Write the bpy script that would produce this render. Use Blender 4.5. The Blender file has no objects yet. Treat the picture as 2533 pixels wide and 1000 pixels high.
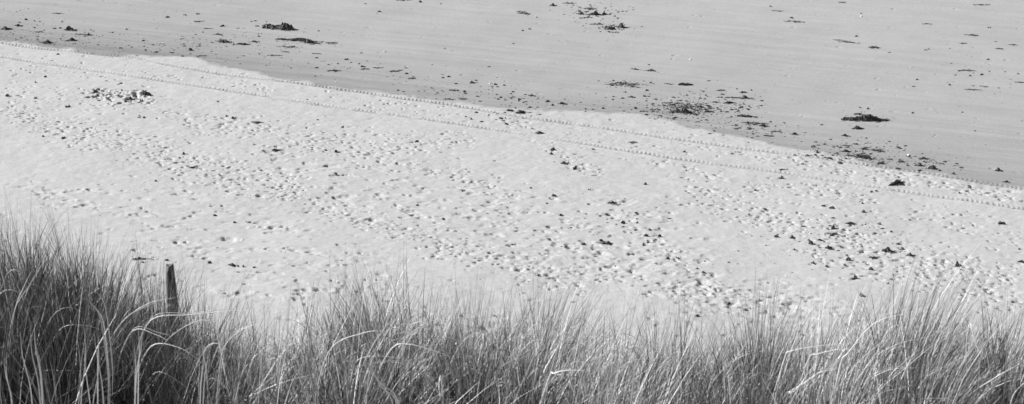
import bpy, math, random
import numpy as np

random.seed(7)
RS = np.random.RandomState(11)
scene = bpy.context.scene
COL = scene.collection

# ------------------------------------------------------------------ camera geometry
FPX, IW, IH = 5600.0, 2533.0, 1000.0          # focal length in photo pixels
H = 19.0
P = math.radians(18.0)
cp, sp = math.cos(P), math.sin(P)

def px_dir(u, v):
    a = (np.asarray(u, float) - IW / 2) / FPX
    b = -(np.asarray(v, float) - IH / 2) / FPX
    return a, cp + b * sp, -sp + b * cp

def px_ground(u, v, z=0.0):
    a, b, c = px_dir(u, v)
    t = (H - z) / (-c)
    return a * t, b * t

def px_at(u, v, Y):
    a, b, c = px_dir(u, v)
    t = Y / b
    return a * t, Y, H + c * t

def to_px(x, y, z):
    dz = z - H
    f = y * cp - dz * sp
    up = y * sp + dz * cp
    return IW / 2 + x / f * FPX, IH / 2 - up / f * FPX

def px_scale(v):                                # pixels per metre on the beach
    x, y = px_ground(1266, v)
    return FPX / math.hypot(y, H)

# ------------------------------------------------------------------ noise
_lat = {}
def vnoise(X, Y, s, seed):
    if seed not in _lat:
        _lat[seed] = np.random.RandomState(seed).rand(256, 256) * 2 - 1
    L = _lat[seed]
    x = X / s + 37.3; y = Y / s + 91.7
    xi = np.floor(x).astype(np.int64); yi = np.floor(y).astype(np.int64)
    fx = x - xi; fy = y - yi
    fx = fx * fx * (3 - 2 * fx); fy = fy * fy * (3 - 2 * fy)
    a = L[xi & 255, yi & 255]; b = L[(xi + 1) & 255, yi & 255]
    c = L[xi & 255, (yi + 1) & 255]; d = L[(xi + 1) & 255, (yi + 1) & 255]
    return (a * (1 - fx) + b * fx) * (1 - fy) + (c * (1 - fx) + d * fx) * fy

def sstep(a, b, x):
    t = np.clip((x - a) / (b - a), 0, 1)
    return t * t * (3 - 2 * t)

# ------------------------------------------------------------------ object helpers
def tag(o, label=None, cat=None, group=None, kind=None):
    if label: o['label'] = label
    if cat: o['category'] = cat
    if group: o['group'] = group
    if kind: o['kind'] = kind
    return o

def np_mesh(name, V, F, n, smooth=True):
    me = bpy.data.meshes.new(name)
    V = np.ascontiguousarray(V, dtype=np.float32); F = np.ascontiguousarray(F, dtype=np.int32)
    me.vertices.add(len(V)); me.vertices.foreach_set('co', V.ravel())
    nf = len(F) // n
    me.loops.add(nf * n); me.loops.foreach_set('vertex_index', F)
    me.polygons.add(nf)
    me.polygons.foreach_set('loop_start', np.arange(0, nf * n, n, dtype=np.int32))
    me.polygons.foreach_set('loop_total', np.full(nf, n, dtype=np.int32))
    me.polygons.foreach_set('use_smooth', np.full(nf, smooth, dtype=bool))
    me.update(calc_edges=True)
    me.validate()
    return me

def link(name, me, mat, parent=None):
    o = bpy.data.objects.new(name, me)
    if mat and not me.materials: me.materials.append(mat)
    COL.objects.link(o)
    if parent: o.parent = parent
    return o

def attr(me, name, vals):
    a = me.attributes.new(name, 'FLOAT', 'POINT')
    a.data.foreach_set('value', np.ascontiguousarray(vals, dtype=np.float32))

# ------------------------------------------------------------------ materials
def new_mat(name):
    m = bpy.data.materials.new(name); m.use_nodes = True
    nt = m.node_tree; b = nt.nodes['Principled BSDF']
    return m, nt, b

def grey_ramp(nt, fac, a, b, pa=0.3, pb=0.7):
    r = nt.nodes.new('ShaderNodeValToRGB')
    r.color_ramp.elements[0].position = pa; r.color_ramp.elements[0].color = (a, a, a, 1)
    r.color_ramp.elements[1].position = pb; r.color_ramp.elements[1].color = (b, b, b, 1)
    nt.links.new(fac, r.inputs[0]); return r.outputs[0]

def math_node(nt, op, a, b=None, clamp=False):
    n = nt.nodes.new('ShaderNodeMath'); n.operation = op; n.use_clamp = clamp
    for i, v in enumerate((a, b)):
        if v is None: continue
        if isinstance(v, (int, float)): n.inputs[i].default_value = v
        else: nt.links.new(v, n.inputs[i])
    return n.outputs[0]

def noise(nt, vec, scale, detail=4, rough=0.6):
    n = nt.nodes.new('ShaderNodeTexNoise'); n.inputs['Scale'].default_value = scale
    n.inputs['Detail'].default_value = detail; n.inputs['Roughness'].default_value = rough
    nt.links.new(vec, n.inputs['Vector']); return n.outputs['Fac']

def mapping(nt, src, rot=(0, 0, 0), sc=(1, 1, 1)):
    r = nt.nodes.new('ShaderNodeMapping'); r.inputs['Rotation'].default_value = rot
    nt.links.new(src, r.inputs['Vector'])
    n = nt.nodes.new('ShaderNodeMapping'); n.inputs['Scale'].default_value = sc
    nt.links.new(r.outputs['Vector'], n.inputs['Vector']); return n.outputs['Vector']

def sand_material(name, use_wet):
    m, nt, b = new_mat(name)
    tc = nt.nodes.new('ShaderNodeTexCoord').outputs['Object']
    b.inputs['Roughness'].default_value = 0.95
    b.inputs['Specular IOR Level'].default_value = 0.15
    n1 = noise(nt, tc, 0.35, 5); n2 = noise(nt, tc, 9.0, 4, 0.7); n3 = noise(nt, tc, 60.0, 2)
    v = math_node(nt, 'MULTIPLY_ADD', n1, 0.035); v.node.inputs[2].default_value = 0.365
    v = math_node(nt, 'ADD', v, math_node(nt, 'MULTIPLY', math_node(nt, 'SUBTRACT', n2, 0.5), 0.11))
    v = math_node(nt, 'ADD', v, math_node(nt, 'MULTIPLY', math_node(nt, 'SUBTRACT', n3, 0.5), 0.16))
    wind0 = mapping(nt, tc, (0, 0, math.radians(22)), (0.3, 1.0, 1))
    n4 = noise(nt, tc, 18.0, 3, 0.8)
    v = math_node(nt, 'ADD', v, math_node(nt, 'MULTIPLY', math_node(nt, 'SUBTRACT', n4, 0.5), 0.16))
    n5 = noise(nt, wind0, 2.2, 4, 0.7)
    v = math_node(nt, 'ADD', v, math_node(nt, 'MULTIPLY', math_node(nt, 'SUBTRACT', n5, 0.5), 0.05))
    if use_wet:
        w = nt.nodes.new('ShaderNodeAttribute'); w.attribute_name = 'wet'; wet = w.outputs['Fac']
        # faint lines left by the water, stretched along the shore
        st = mapping(nt, tc, (0, 0, math.radians(22)), (0.035, 1.1, 1))
        s1 = noise(nt, st, 1.6, 5, 0.65)
        s2 = math_node(nt, 'MULTIPLY', math_node(nt, 'SUBTRACT', s1, 0.5), 0.30)
        st2 = mapping(nt, tc, (0, 0, math.radians(25)), (0.12, 2.0, 1))
        s3 = math_node(nt, 'MULTIPLY', math_node(nt, 'SUBTRACT', noise(nt, st2, 2.6, 6, 0.8), 0.5), 0.26)
        k = math_node(nt, 'MULTIPLY', wet, math_node(nt, 'ADD', math_node(nt, 'ADD', s2, s3), -0.25))
        k = math_node(nt, 'ADD', k, 1.0)
        v = math_node(nt, 'MULTIPLY', v, k)
    cmb = nt.nodes.new('ShaderNodeCombineColor')
    for i in range(3): nt.links.new(v, cmb.inputs[i])
    nt.links.new(cmb.outputs[0], b.inputs['Base Color'])
    # grain and wind dimples
    bp = nt.nodes.new('ShaderNodeBump'); bp.inputs['Strength'].default_value = 0.55
    bp.inputs['Distance'].default_value = 0.02
    wind = mapping(nt, tc, (0, 0, math.radians(30)), (0.22, 1.0, 1))
    h = math_node(nt, 'ADD', math_node(nt, 'MULTIPLY', noise(nt, wind, 8.0, 5, 0.7), 1.5),
                  math_node(nt, 'MULTIPLY', noise(nt, tc, 40.0, 2), 0.3))
    if use_wet:
        h = math_node(nt, 'MULTIPLY', h, math_node(nt, 'SUBTRACT', 1.0, math_node(nt, 'MULTIPLY', wet, 0.55)))
    nt.links.new(h, bp.inputs['Height']); nt.links.new(bp.outputs[0], b.inputs['Normal'])
    return m

M_SAND = sand_material('beach_sand', True)
M_DUNE = sand_material('dune_sand', False)

def weed_material():
    m, nt, b = new_mat('seaweed')
    tc = nt.nodes.new('ShaderNodeTexCoord').outputs['Object']
    nt.links.new(grey_ramp(nt, noise(nt, tc, 30, 3), 0.018, 0.07), b.inputs['Base Color'])
    b.inputs['Roughness'].default_value = 0.6
    return m
M_WEED = weed_material()

def shell_material():
    m, nt, b = new_mat('shell_white')
    tc = nt.nodes.new('ShaderNodeTexCoord').outputs['Object']
    nt.links.new(grey_ramp(nt, noise(nt, tc, 60, 3), 0.65, 0.85), b.inputs['Base Color'])
    b.inputs['Roughness'].default_value = 0.35
    return m
M_SHELL = shell_material()

def blade_material(name, lo, hi, trans):
    m, nt, b = new_mat(name)
    a = nt.nodes.new('ShaderNodeAttribute'); a.attribute_name = 'tone'
    col = grey_ramp(nt, a.outputs['Fac'], lo, hi, 0.0, 1.0)
    nt.links.new(col, b.inputs['Base Color'])
    b.inputs['Roughness'].default_value = 0.45
    b.inputs['Specular IOR Level'].default_value = 0.4
    t = nt.nodes.new('ShaderNodeBsdfTranslucent'); nt.links.new(col, t.inputs['Color'])
    mx = nt.nodes.new('ShaderNodeMixShader'); mx.inputs[0].default_value = trans
    nt.links.new(b.outputs[0], mx.inputs[1]); nt.links.new(t.outputs[0], mx.inputs[2])
    nt.links.new(mx.outputs[0], nt.nodes['Material Output'].inputs['Surface'])
    return m
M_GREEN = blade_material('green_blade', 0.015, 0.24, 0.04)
M_DEAD = blade_material('dead_blade', 0.20, 0.92, 0.06)

def wood_material():
    m, nt, b = new_mat('weathered_wood')
    tc = nt.nodes.new('ShaderNodeTexCoord').outputs['Object']
    st = mapping(nt, tc, (0, 0, 0), (1, 1, 0.06))
    n = noise(nt, st, 70, 5, 0.7)
    nt.links.new(grey_ramp(nt, n, 0.03, 0.34, 0.38, 0.66), b.inputs['Base Color'])
    b.inputs['Roughness'].default_value = 0.85
    bp = nt.nodes.new('ShaderNodeBump'); bp.inputs['Strength'].default_value = 0.7; bp.inputs['Distance'].default_value = 0.006
    nt.links.new(n, bp.inputs['Height']); nt.links.new(bp.outputs[0], b.inputs['Normal'])
    return m
M_WOOD = wood_material()

# ------------------------------------------------------------------ beach
def line_fn(pts):
    """a curve across the beach given by photo pixels -> y as a function of x on the ground"""
    gx, gy = px_ground([p[0] for p in pts], [p[1] for p in pts])
    gx = np.array(gx); gy = np.array(gy)
    s0 = (gy[1] - gy[0]) / (gx[1] - gx[0]); s1 = (gy[-1] - gy[-3]) / (gx[-1] - gx[-3])
    gx = np.r_[gx[0] - 300, gx, gx[-1] + 300]; gy = np.r_[gy[0] - 300 * s0, gy, gy[-1] + 300 * s1]
    fine = np.arange(-60, 60, 0.1); fy = np.interp(fine, gx, gy)
    k = np.ones(13) / 13
    fy2 = np.convolve(np.pad(fy, 6, 'edge'), k, 'valid')
    return lambda x: np.where(np.abs(x) < 59, np.interp(x, fine, fy2), np.interp(x, gx, gy))

EDGE = [(0,101),(80,112),(170,125),(250,137),(340,139),(450,142),(560,163),(680,194),(850,221),(1003,243),
        (1156,254),(1200,262),(1241,271),(1343,276),(1530,280),(1581,289),(1632,296),(1700,309),(1812,334),(1921,361),
        (2057,388),(2176,410),(2329,432),(2465,459),(2533,467)]
TR1 = [(0,139),(85,153),(258,178),(510,218),(680,245),(850,270),(1020,292),(1190,318),(1326,338),(1428,354),
       (1683,396),(1921,425),(2091,452),(2363,493),(2533,519)]
TR2 = [(0,104),(85,117),(200,130),(323,141),(442,166),(578,187),(714,205),(850,224),(996,246),(1088,258),(1190,274),
       (1292,292),(1428,308),(1564,327),(1683,346),(1853,371),(2057,395),(2261,423),(2465,457),(2533,468)]
F_EDGE, F_T1, F_T2 = line_fn(EDGE), line_fn(TR1), line_fn(TR2)

def axis(lo, hi, d, far):
    core = np.arange(lo, hi, d)
    g = d * 1.25 ** np.arange(1, 60); g = np.cumsum(g); g = g[g < far]
    return np.r_[(lo - g)[::-1], core, core[-1] + g]

DX, DY = 0.030, 0.045
XS = axis(-24, 24, DX, 2500)
YS = axis(40, 97, DY, 2500)
YS = YS[YS > 22]
X, Y = np.meshgrid(XS, YS)
Z = 0.05 * vnoise(X, Y, 9.0, 1) + 0.022 * vnoise(X, Y, 2.3, 2) + 0.006 * vnoise(X, Y, 0.7, 3)
D = F_EDGE(X) - Y                                  # > 0 on the dry side (towards the dune)
D = D + 0.25 * vnoise(X, Y, 1.6, 4) + 0.22 * vnoise(X, Y, 0.5, 5) + 0.12 * vnoise(X, Y, 0.16, 46)
wet = 1 - sstep(-0.30, 0.16, D)
Z += 0.02 * sstep(-0.5, 0.9, D)
# dry sand is lumpy, wet sand nearly flat with long shallow water lines
dry = 1 - wet
Z += dry * (0.006 * vnoise(X, Y, 0.28, 6) + 0.004 * vnoise(X, Y, 0.13, 7))
c, s = math.cos(math.radians(-20)), math.sin(math.radians(-20))
U = X * c + Y * s; W = -X * s + Y * c
warp = 0.5 * vnoise(U, W, 6.0, 8)
Z += wet * 0.006 * np.sin((W + warp) * 2 * math.pi / 0.75) * (0.25 + 0.9 * np.clip(vnoise(U, W, 7.0, 9) * 2, 0, 1))
Z += 0.005 * wet * vnoise(U * 0.3, W * 2, 0.4, 10)

# tyre tracks
ZT = np.zeros(X.shape); TRACK_DARK = np.zeros(X.shape); CORR = np.zeros(X.shape)
S_ARC = X / math.cos(math.radians(24))
for F, dep, gate_seed in ((F_T1, 0.027, 20), (F_T2, 0.025, 21)):
    slope = np.gradient(F(XS), XS)
    cosn = 1 / np.sqrt(1 + slope ** 2)
    q = (Y - F(X)) * cosn[None, :] + 0.03 * vnoise(X, Y, 1.1, gate_seed + 5)
    near = np.abs(q) < 0.5
    g = np.clip(0.7 + 0.5 * vnoise(X, Y, 1.7, gate_seed) + 0.45 * vnoise(X, Y, 0.35, gate_seed + 9), 0.1, 1.4)
    groove = -0.8 * dep * (1 - sstep(0.09, 0.15, np.abs(q)))
    rim = 0.9 * dep * np.exp(-((np.abs(q) - 0.19) / 0.05) ** 2)
    lug = (np.sin((S_ARC + 0.05 * vnoise(X, Y, 0.3, 44) + np.sign(q) * 0.035 + 0.25 * np.abs(q)) * 2 * math.pi / 0.135) > 0.1 + 0.5 * vnoise(X, Y, 0.12, 45))
    lugs = -0.75 * dep * lug * (1 - sstep(0.10, 0.14, np.abs(q))) * (np.abs(q) > 0.015)
    ZT += np.where(near, (groove + rim + lugs) * g, 0)
    TRACK_DARK = np.maximum(TRACK_DARK, (1 - sstep(0.07, 0.15, np.abs(q))) * np.clip(g, 0, 1) * (0.45 + 0.35 * lug))
    CORR = np.maximum(CORR, 0.85 * (1 - sstep(0.2, 0.38, np.abs(q))))
    if gate_seed == 21: lug_dark = lug * (np.abs(q) < 0.13) * (1 - sstep(0.0, 0.5, D))

ZB = Z.copy()
# footprints -----------------------------------------------------
nx0 = int(np.searchsorted(XS, -24)); ny0 = int(np.searchsorted(YS, 40))
TRAMP = np.zeros(X.shape, np.float32)
def stamp(x, y, ang, A, B, dep, rim=0.35, steep=0.35, tail=0.0, pit=0.0, seed=None):
    R = max(A, B) * 2.2
    i0 = np.searchsorted(XS, x - R); i1 = np.searchsorted(XS, x + R)
    j0 = np.searchsorted(YS, y - R); j1 = np.searchsorted(YS, y + R)
    if i1 - i0 < 3 or j1 - j0 < 3 or abs(x) > 23.5 or y < 40.5 or y > 96: return
    gx = X[j0:j1, i0:i1] - x; gy = Y[j0:j1, i0:i1] - y
    ca, sa = math.cos(ang), math.sin(ang)
    a = gx * ca + gy * sa; b = -gx * sa + gy * ca
    wob = 1 + 0.45 * vnoise(gx + x * 3, gy + y * 3, 0.11, 31)
    r = np.sqrt((a / A) ** 2 + (b / B) ** 2) * wob
    h = -dep * (1 - sstep(1 - steep * 1.6, 1.0 + steep * 0.35, r)) * np.clip(1.15 - 0.75 * a / A, 0, 2)   # steep on one side, a slumped ramp on the other
    h += dep * rim * np.exp(-((r - 1.3) / 0.26) ** 2) * (0.6 + 0.8 * vnoise(gx + x, gy + y, 0.15, 32))
    if tail: h += dep * tail * np.exp(-(((a - 1.4 * A) / (0.5 * A)) ** 2 + (b / (0.7 * B)) ** 2))
    if pit:                                           # deeper heel or toe: a small steep hole towards one end
        ex = -0.8 * A; ey = random.uniform(-0.4, 0.4) * B
        q = random.uniform(0.022, 0.046)
        rr = np.sqrt(((a - ex) / (q * 1.9)) ** 2 + ((b - ey) / q) ** 2) * (1 + 0.35 * vnoise(gx + x * 2, gy + y * 5, 0.05, 33))
        h -= pit * (1 - sstep(0.55, 1.25, rr))
    Z[j0:j1, i0:i1] += h
    TRAMP[j0:j1, i0:i1] += np.exp(-0.7 * r * r).astype(np.float32)

def band(pts, n, hw, size=(0.10, 0.2), dep=(0.02, 0.05), ang=-0.5, angs=0.5, pitp=0.3, flat=0.75, tailp=0.3):
    seg = []
    for (x0, y0), (x1, y1) in zip(pts[:-1], pts[1:]): seg.append(math.hypot(x1 - x0, y1 - y0))
    tot = sum(seg)
    if size[1] <= 0.16: n = int(n * 1.35); size = (size[0] * 0.8, size[1] * 0.85)
    for k in range(n):
        t = random.random() * tot; i = 0
        while t > seg[i] and i < len(seg) - 1: t -= seg[i]; i += 1
        f = t / seg[i]
        u = pts[i][0] + f * (pts[i + 1][0] - pts[i][0]); v = pts[i][1] + f * (pts[i + 1][1] - pts[i][1])
        v += random.gauss(0, 0.55) * hw; u += random.gauss(0, 12)
        x, y = px_ground(u, v)
        if y > F_EDGE(np.array(x)) - 0.25: continue
        A = random.uniform(*size)
        stamp(x, y, random.gauss(ang, angs), A, A * random.uniform(flat - 0.2, flat + 0.2), random.uniform(*dep),
              rim=random.uniform(0.15, 0.5), steep=random.uniform(0.2, 0.6), tail=random.uniform(0, 0.9) if random.random() < tailp else 0,
              pit=random.uniform(0.025, 0.06) if random.random() < pitp else 0)

# soft, large prints of walkers
BIG = dict(size=(0.15, 0.26), dep=(0.010, 0.022), ang=-0.40, angs=0.25, flat=0.48, pitp=0.4, tailp=0.3)
band([(650,400),(1000,450),(1400,520),(1750,600)], 190, 75, **BIG)
band([(800,470),(1100,540),(1400,610),(1700,690),(2000,790)], 170, 60, **BIG)
band([(0,455),(90,475),(300,520),(560,590),(850,660),(1000,700)], 75, 30, **BIG)
band([(300,440),(560,520),(800,610),(1000,650)], 40, 26, **BIG)
band([(330,390),(520,450),(640,490)], 22, 18, **BIG)
band([(1350,600),(1700,690),(2100,780),(2533,850)], 110, 50, **BIG)
band([(350,600),(700,720),(1100,820),(1500,900)], 140, 80, **BIG)
band([(1600,750),(2500,900)], 120, 80, **BIG)
band([(-200,700),(300,850),(900,960)], 90, 90, **BIG)
# churned small prints
SM = dict(size=(0.05, 0.16), dep=(0.007, 0.020), ang=-0.38, angs=0.32, flat=0.36, pitp=0.22, tailp=0.4)
band([(-150,200),(0,250),(150,320),(330,375),(470,415),(600,450),(700,470),(800,515),(930,555),(1150,625),(1330,685),(1450,710)], 900, 30, **SM)
band([(0,290),(250,330),(420,370),(620,420),(760,470)], 330, 30, **SM)
band([(-100,190),(60,235),(250,262),(420,290),(560,330)], 170, 26, **SM)
band([(230,225),(300,236),(370,240)], 70, 20, size=(0.06, 0.18), dep=(0.03, 0.07), ang=-0.7, angs=0.5, flat=0.5, pitp=0.6, tailp=0.9)
band([(430,290),(620,310),(820,345),(1000,355),(1180,350)], 300, 26, **SM)
band([(560,330),(800,370),(1000,400),(1250,460)], 230, 30, **SM)
band([(1180,275),(1260,300),(1330,330),(1400,390),(1480,430)], 150, 20, **SM)
band([(1380,330),(1600,380),(1800,450)], 110, 28, **SM)
band([(1700,480),(1850,530),(2000,560),(2130,600),(2300,650),(2533,700)], 480, 42, size=(0.05, 0.15), dep=(0.008, 0.022), ang=-0.38, angs=0.32, flat=0.36, pitp=0.38, tailp=0.4)
band([(1850,460),(2150,490),(2170,560)], 110, 24, **SM)
band([(2000,620),(2200,680),(2533,760)], 200, 34, size=(0.05, 0.15), dep=(0.008, 0.022), ang=-0.38, angs=0.32, flat=0.36, pitp=0.38, tailp=0.4)
band([(1700,350),(1900,385),(2080,420),(2300,450),(2500,490)], 260, 20, **SM)
band([(1050,610),(1300,650),(1600,700),(1850,770)], 230, 32, **SM)
band([(1550,560),(1700,650),(1800,740)], 120, 28, **SM)
band([(2080,395),(2200,430),(2400,470),(2533,500)], 110, 18, **SM)
band([(2250,520),(2400,560),(2533,600)], 90, 40, **SM)
band([(0,160),(500,190),(900,260),(1150,290)], 120, 22, size=(0.04, 0.1), dep=(0.012, 0.03), pitp=0.15)
# sparse marks over the whole dry beach
for k in range(700):
    u = random.uniform(-250, 2780); v = random.uniform(110, 1000)
    x, y = px_ground(u, v)
    if y > F_EDGE(np.array(x)) - 0.3: continue
    A = random.uniform(0.04, 0.15)
    stamp(x, y, random.uniform(0, 6), A, A * random.uniform(0.5, 1), random.uniform(0.006, 0.02))
# sand kicked up and dragged along the walking direction wherever it has been trodden
ct, st_ = math.cos(-0.40), math.sin(-0.40)
UU = X * ct + Y * st_; WW = -X * st_ + Y * ct
rough = 0.6 * vnoise(UU, WW * 2.2, 0.34, 70) + 0.5 * vnoise(UU, WW * 2.0, 0.15, 71) + 0.3 * vnoise(X, Y, 0.08, 72)
Z += np.clip(TRAMP * 0.8, 0, 1) * 0.009 * rough * dry
Z += dry * 0.006 * vnoise(UU * 0.35, WW, 0.22, 73)
Z = ZB + (Z - ZB) * (1 - CORR) + ZT                  # the vehicle came after most of the walkers
# a few faint walking lines on the wet sand
for pts, n in (([(2120,285),(2180,255),(2240,215)], 9), ([(300,10),(360,25),(450,32)], 10)):
    for i in range(n):
        f = i / (n - 1) * (len(pts) - 1); j = min(int(f), len(pts) - 2); f -= j
        u = pts[j][0] + f * (pts[j+1][0] - pts[j][0]) + random.gauss(0, 5); v = pts[j][1] + f * (pts[j+1][1] - pts[j][1]) + random.gauss(0, 2)
        x, y = px_ground(u, v)
        stamp(x, y, random.gauss(1.0, 0.6), random.uniform(.05, .12), 0.05, random.uniform(0.004, 0.014))
for k in range(420):
    u = random.uniform(-200, 2700); v = random.uniform(-20, 430)
    x, y = px_ground(u, v)
    if y < F_EDGE(np.array(x)) + 0.3: continue
    A = random.uniform(0.05, 0.11)
    stamp(x, y, random.gauss(0, 0.6), A, A * random.uniform(0.4, 0.8), random.uniform(0.006, 0.016))

# moisture: dampest just beyond the edge, drier higher up to the right
damp = wet * (0.74 + 0.85 * np.exp(-np.clip(-D, 0, 50) / 3.2) + 0.10 * vnoise(X, Y, 5.0, 40) + 0.06 * vnoise(X, Y, 1.5, 41))
damp = damp * (1.0 + 0.15 * (1 - sstep(-15, 5, X)))
damp = np.maximum(damp, lug_dark * 1.9)  # tread pits along the edge coloured darker
damp = np.maximum(damp, TRACK_DARK * 1.5)                # tyre grooves coloured darker than the sand beside them

BX, BY = XS, YS
def beach_z(x, y):
    i = np.clip(np.searchsorted(BX, x), 1, len(BX) - 1); j = np.clip(np.searchsorted(BY, y), 1, len(BY) - 1)
    return Z[j, i]

nyy, nxx = X.shape
V = np.stack([X.ravel(), Y.ravel(), Z.ravel()], 1)
idx = np.arange(nyy * nxx, dtype=np.int32).reshape(nyy, nxx)
Fq = np.stack([idx[:-1, :-1], idx[:-1, 1:], idx[1:, 1:], idx[1:, :-1]], -1).reshape(-1)
me = np_mesh('beach', V, Fq, 4)
attr(me, 'wet', damp.ravel())
beach = link('beach', me, M_SAND)
tag(beach, kind='structure', label='pale trampled sand meeting darker damp sand beyond')

# ------------------------------------------------------------------ dune the camera stands on
TOPL = [(-600,590),(0,535),(120,512),(200,540),(250,565),(300,605),(370,612),(430,640),(480,668),(560,725),(620,752),(690,725),(760,700),
        (860,650),(940,635),(1010,655),(1080,690),(1130,705),(1220,695),(1300,670),(1370,662),(1450,700),(1540,760),(1620,745),(1690,765),(1740,795),
        (1800,750),(1860,718),(1930,745),(2000,770),(2060,740),(2120,680),(2190,650),(2270,672),(2340,745),(2400,775),(2460,755),
        (2533,750),(3100,740)]
TX = np.array([p[0] for p in TOPL], float); TY = np.array([p[1] for p in TOPL], float)
def topline(u): return np.interp(u, TX, TY)
RY = 16.0
_rx = np.linspace(-500, 3000, 200)
_base = np.convolve(np.pad(topline(_rx) + 300, 12, 'edge'), np.ones(25) / 25, 'valid')
_base = np.clip(_base, 800, 1005)
_rX, _, _rZ = px_at(_rx, _base, RY)
def dune_z(x, y):
    x = np.asarray(x, float); y = np.asarray(y, float)
    zr = np.interp(x, _rX, _rZ)
    front = 17.3 + (zr - 17.3) * np.clip(y / RY, -2, 1)
    front = front - 0.35 * np.sin(np.clip(y / RY, 0, 1) * math.pi)
    k = np.clip(y - RY, 0, 60)
    back = zr - k * 0.5 - 0.10 * np.minimum(k, 4)
    z = np.where(y < RY, front, back)
    z = np.where(y < -2, 17.3 - 0.35 * (-2 - y) * 0.2, z)
    return z + 0.10 * vnoise(x, y, 2.1, 50) + 0.03 * vnoise(x, y, 0.6, 51)
xs = np.r_[-120:-8:2.0, np.arange(-8, 8, 0.08), 8:120:2.0]
ys = np.r_[-40:6:1.0, np.arange(6, 24, 0.08), 24:44:0.5]
DXg, DYg = np.meshgrid(xs, ys)
DZ = dune_z(DXg, DYg)
idx = np.arange(DZ.size, dtype=np.int32).reshape(DZ.shape)
Fq = np.stack([idx[:-1, :-1], idx[:-1, 1:], idx[1:, 1:], idx[1:, :-1]], -1).reshape(-1)
dune = link('dune', np_mesh('dune', np.stack([DXg.ravel(), DYg.ravel(), DZ.ravel()], 1), Fq, 4), M_DUNE)
tag(dune, kind='structure', label='sandy dune slope under the grass')

# ------------------------------------------------------------------ marram grass
NSEG = 6
def blades_mesh(name, root, height, lean, curl, width, tone, sag):
    """root Nx3; lean Nx2 tip offset per metre; curl 0..1 how much bending is near the tip; one ribbon per blade"""
    N = len(root)
    t = np.linspace(0, 1, NSEG + 1)[None, :]
    h = height[:, None]
    bend = t ** (1.2 + curl[:, None] * 1.6)
    px = root[:, 0:1] + lean[:, 0:1] * h * bend
    py = root[:, 1:2] + lean[:, 1:2] * h * bend
    pz = root[:, 2:3] + h * (t - sag[:, None] * t ** 3)
    w = width[:, None] * np.clip(1.03 - t ** 3.2, 0.12, 1) * 0.5
    az = RS.uniform(-1.57, 1.57, N)[:, None] + 0.6 * t
    wx = np.cos(az) * w; wy = np.sin(az) * w
    Vv = np.empty((N, NSEG + 1, 2, 3))
    Vv[:, :, 0, 0] = px - wx; Vv[:, :, 0, 1] = py - wy; Vv[:, :, 0, 2] = pz
    Vv[:, :, 1, 0] = px + wx; Vv[:, :, 1, 1] = py + wy; Vv[:, :, 1, 2] = pz
    ii = np.arange(N * (NSEG + 1) * 2, dtype=np.int64).reshape(N, NSEG + 1, 2)
    Fv = np.stack([ii[:, :-1, 0], ii[:, :-1, 1], ii[:, 1:, 1], ii[:, 1:, 0]], -1).reshape(-1)
    me = (Vv.reshape(-1, 3), Fv, np.repeat(tone, (NSEG + 1) * 2))
    return me

def arc_ribbons(arcs):
    """round, tapering leaves (marram leaves are rolled lengthwise)"""
    Vs, Fs, Ts = [], [], []; off = 0; K = 5
    for P3, w, tone in arcs:
        n = len(P3)
        for i, p in enumerate(P3):
            q0 = P3[max(i - 1, 0)]; q1 = P3[min(i + 1, n - 1)]
            d = q1 - q0; d = d / (np.linalg.norm(d) + 1e-9)
            s1 = np.cross(d, np.array([0.15, -0.9, 0.35])); s1 /= (np.linalg.norm(s1) + 1e-9); s2 = np.cross(d, s1)
            t = i / (n - 1); ww = w * 0.5 * min(1, 0.5 + t * 2) * (1.03 - t ** 2.2)
            for k in range(K):
                a = 2 * math.pi * k / K
                Vs.append(p + (s1 * math.cos(a) + s2 * math.sin(a) * 0.7) * ww); Ts.append(tone)
        for i in range(n - 1):
            for k in range(K):
                k2 = (k + 1) % K; b_ = off + i * K
                Fs += [b_ + k, b_ + k2, b_ + K + k2, b_ + K + k]
        off += n * K
    return np.array(Vs), np.array(Fs), np.array(Ts)

def smooth_px(pts, Yd, extend=True):
    """points of one arching leaf in the photo -> smooth 3-D curve, its foot run down to the dune"""
    pts = [np.array(p, float) for p in pts]
    if extend:
        d = pts[0] - pts[1]; d = d / (np.linalg.norm(d) + 1e-9)
        foot = pts[0] + d * 40 + np.array([0, 90.0]); pts = [foot + np.array([0, 80.0]), foot] + pts
    P_ = [2 * pts[0] - pts[1]] + pts + [2 * pts[-1] - pts[-2]]
    out = []
    for i in range(1, len(P_) - 2):
        for t in np.linspace(0, 1, 7)[:-1]:
            p0, p1, p2, p3 = P_[i - 1:i + 3]
            out.append(0.5 * ((2 * p1) + (-p0 + p2) * t + (2 * p0 - 5 * p1 + 4 * p2 - p3) * t * t + (-p0 + 3 * p1 - 3 * p2 + p3) * t ** 3))
    out.append(pts[-1])
    res = []
    n = len(out)
    for i, p in enumerate(out):
        yy = Yd - 0.25 * (i / n)
        x, y, z = px_at(p[0], p[1], yy); res.append(np.array([x, y, z]))
    return res

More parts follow.
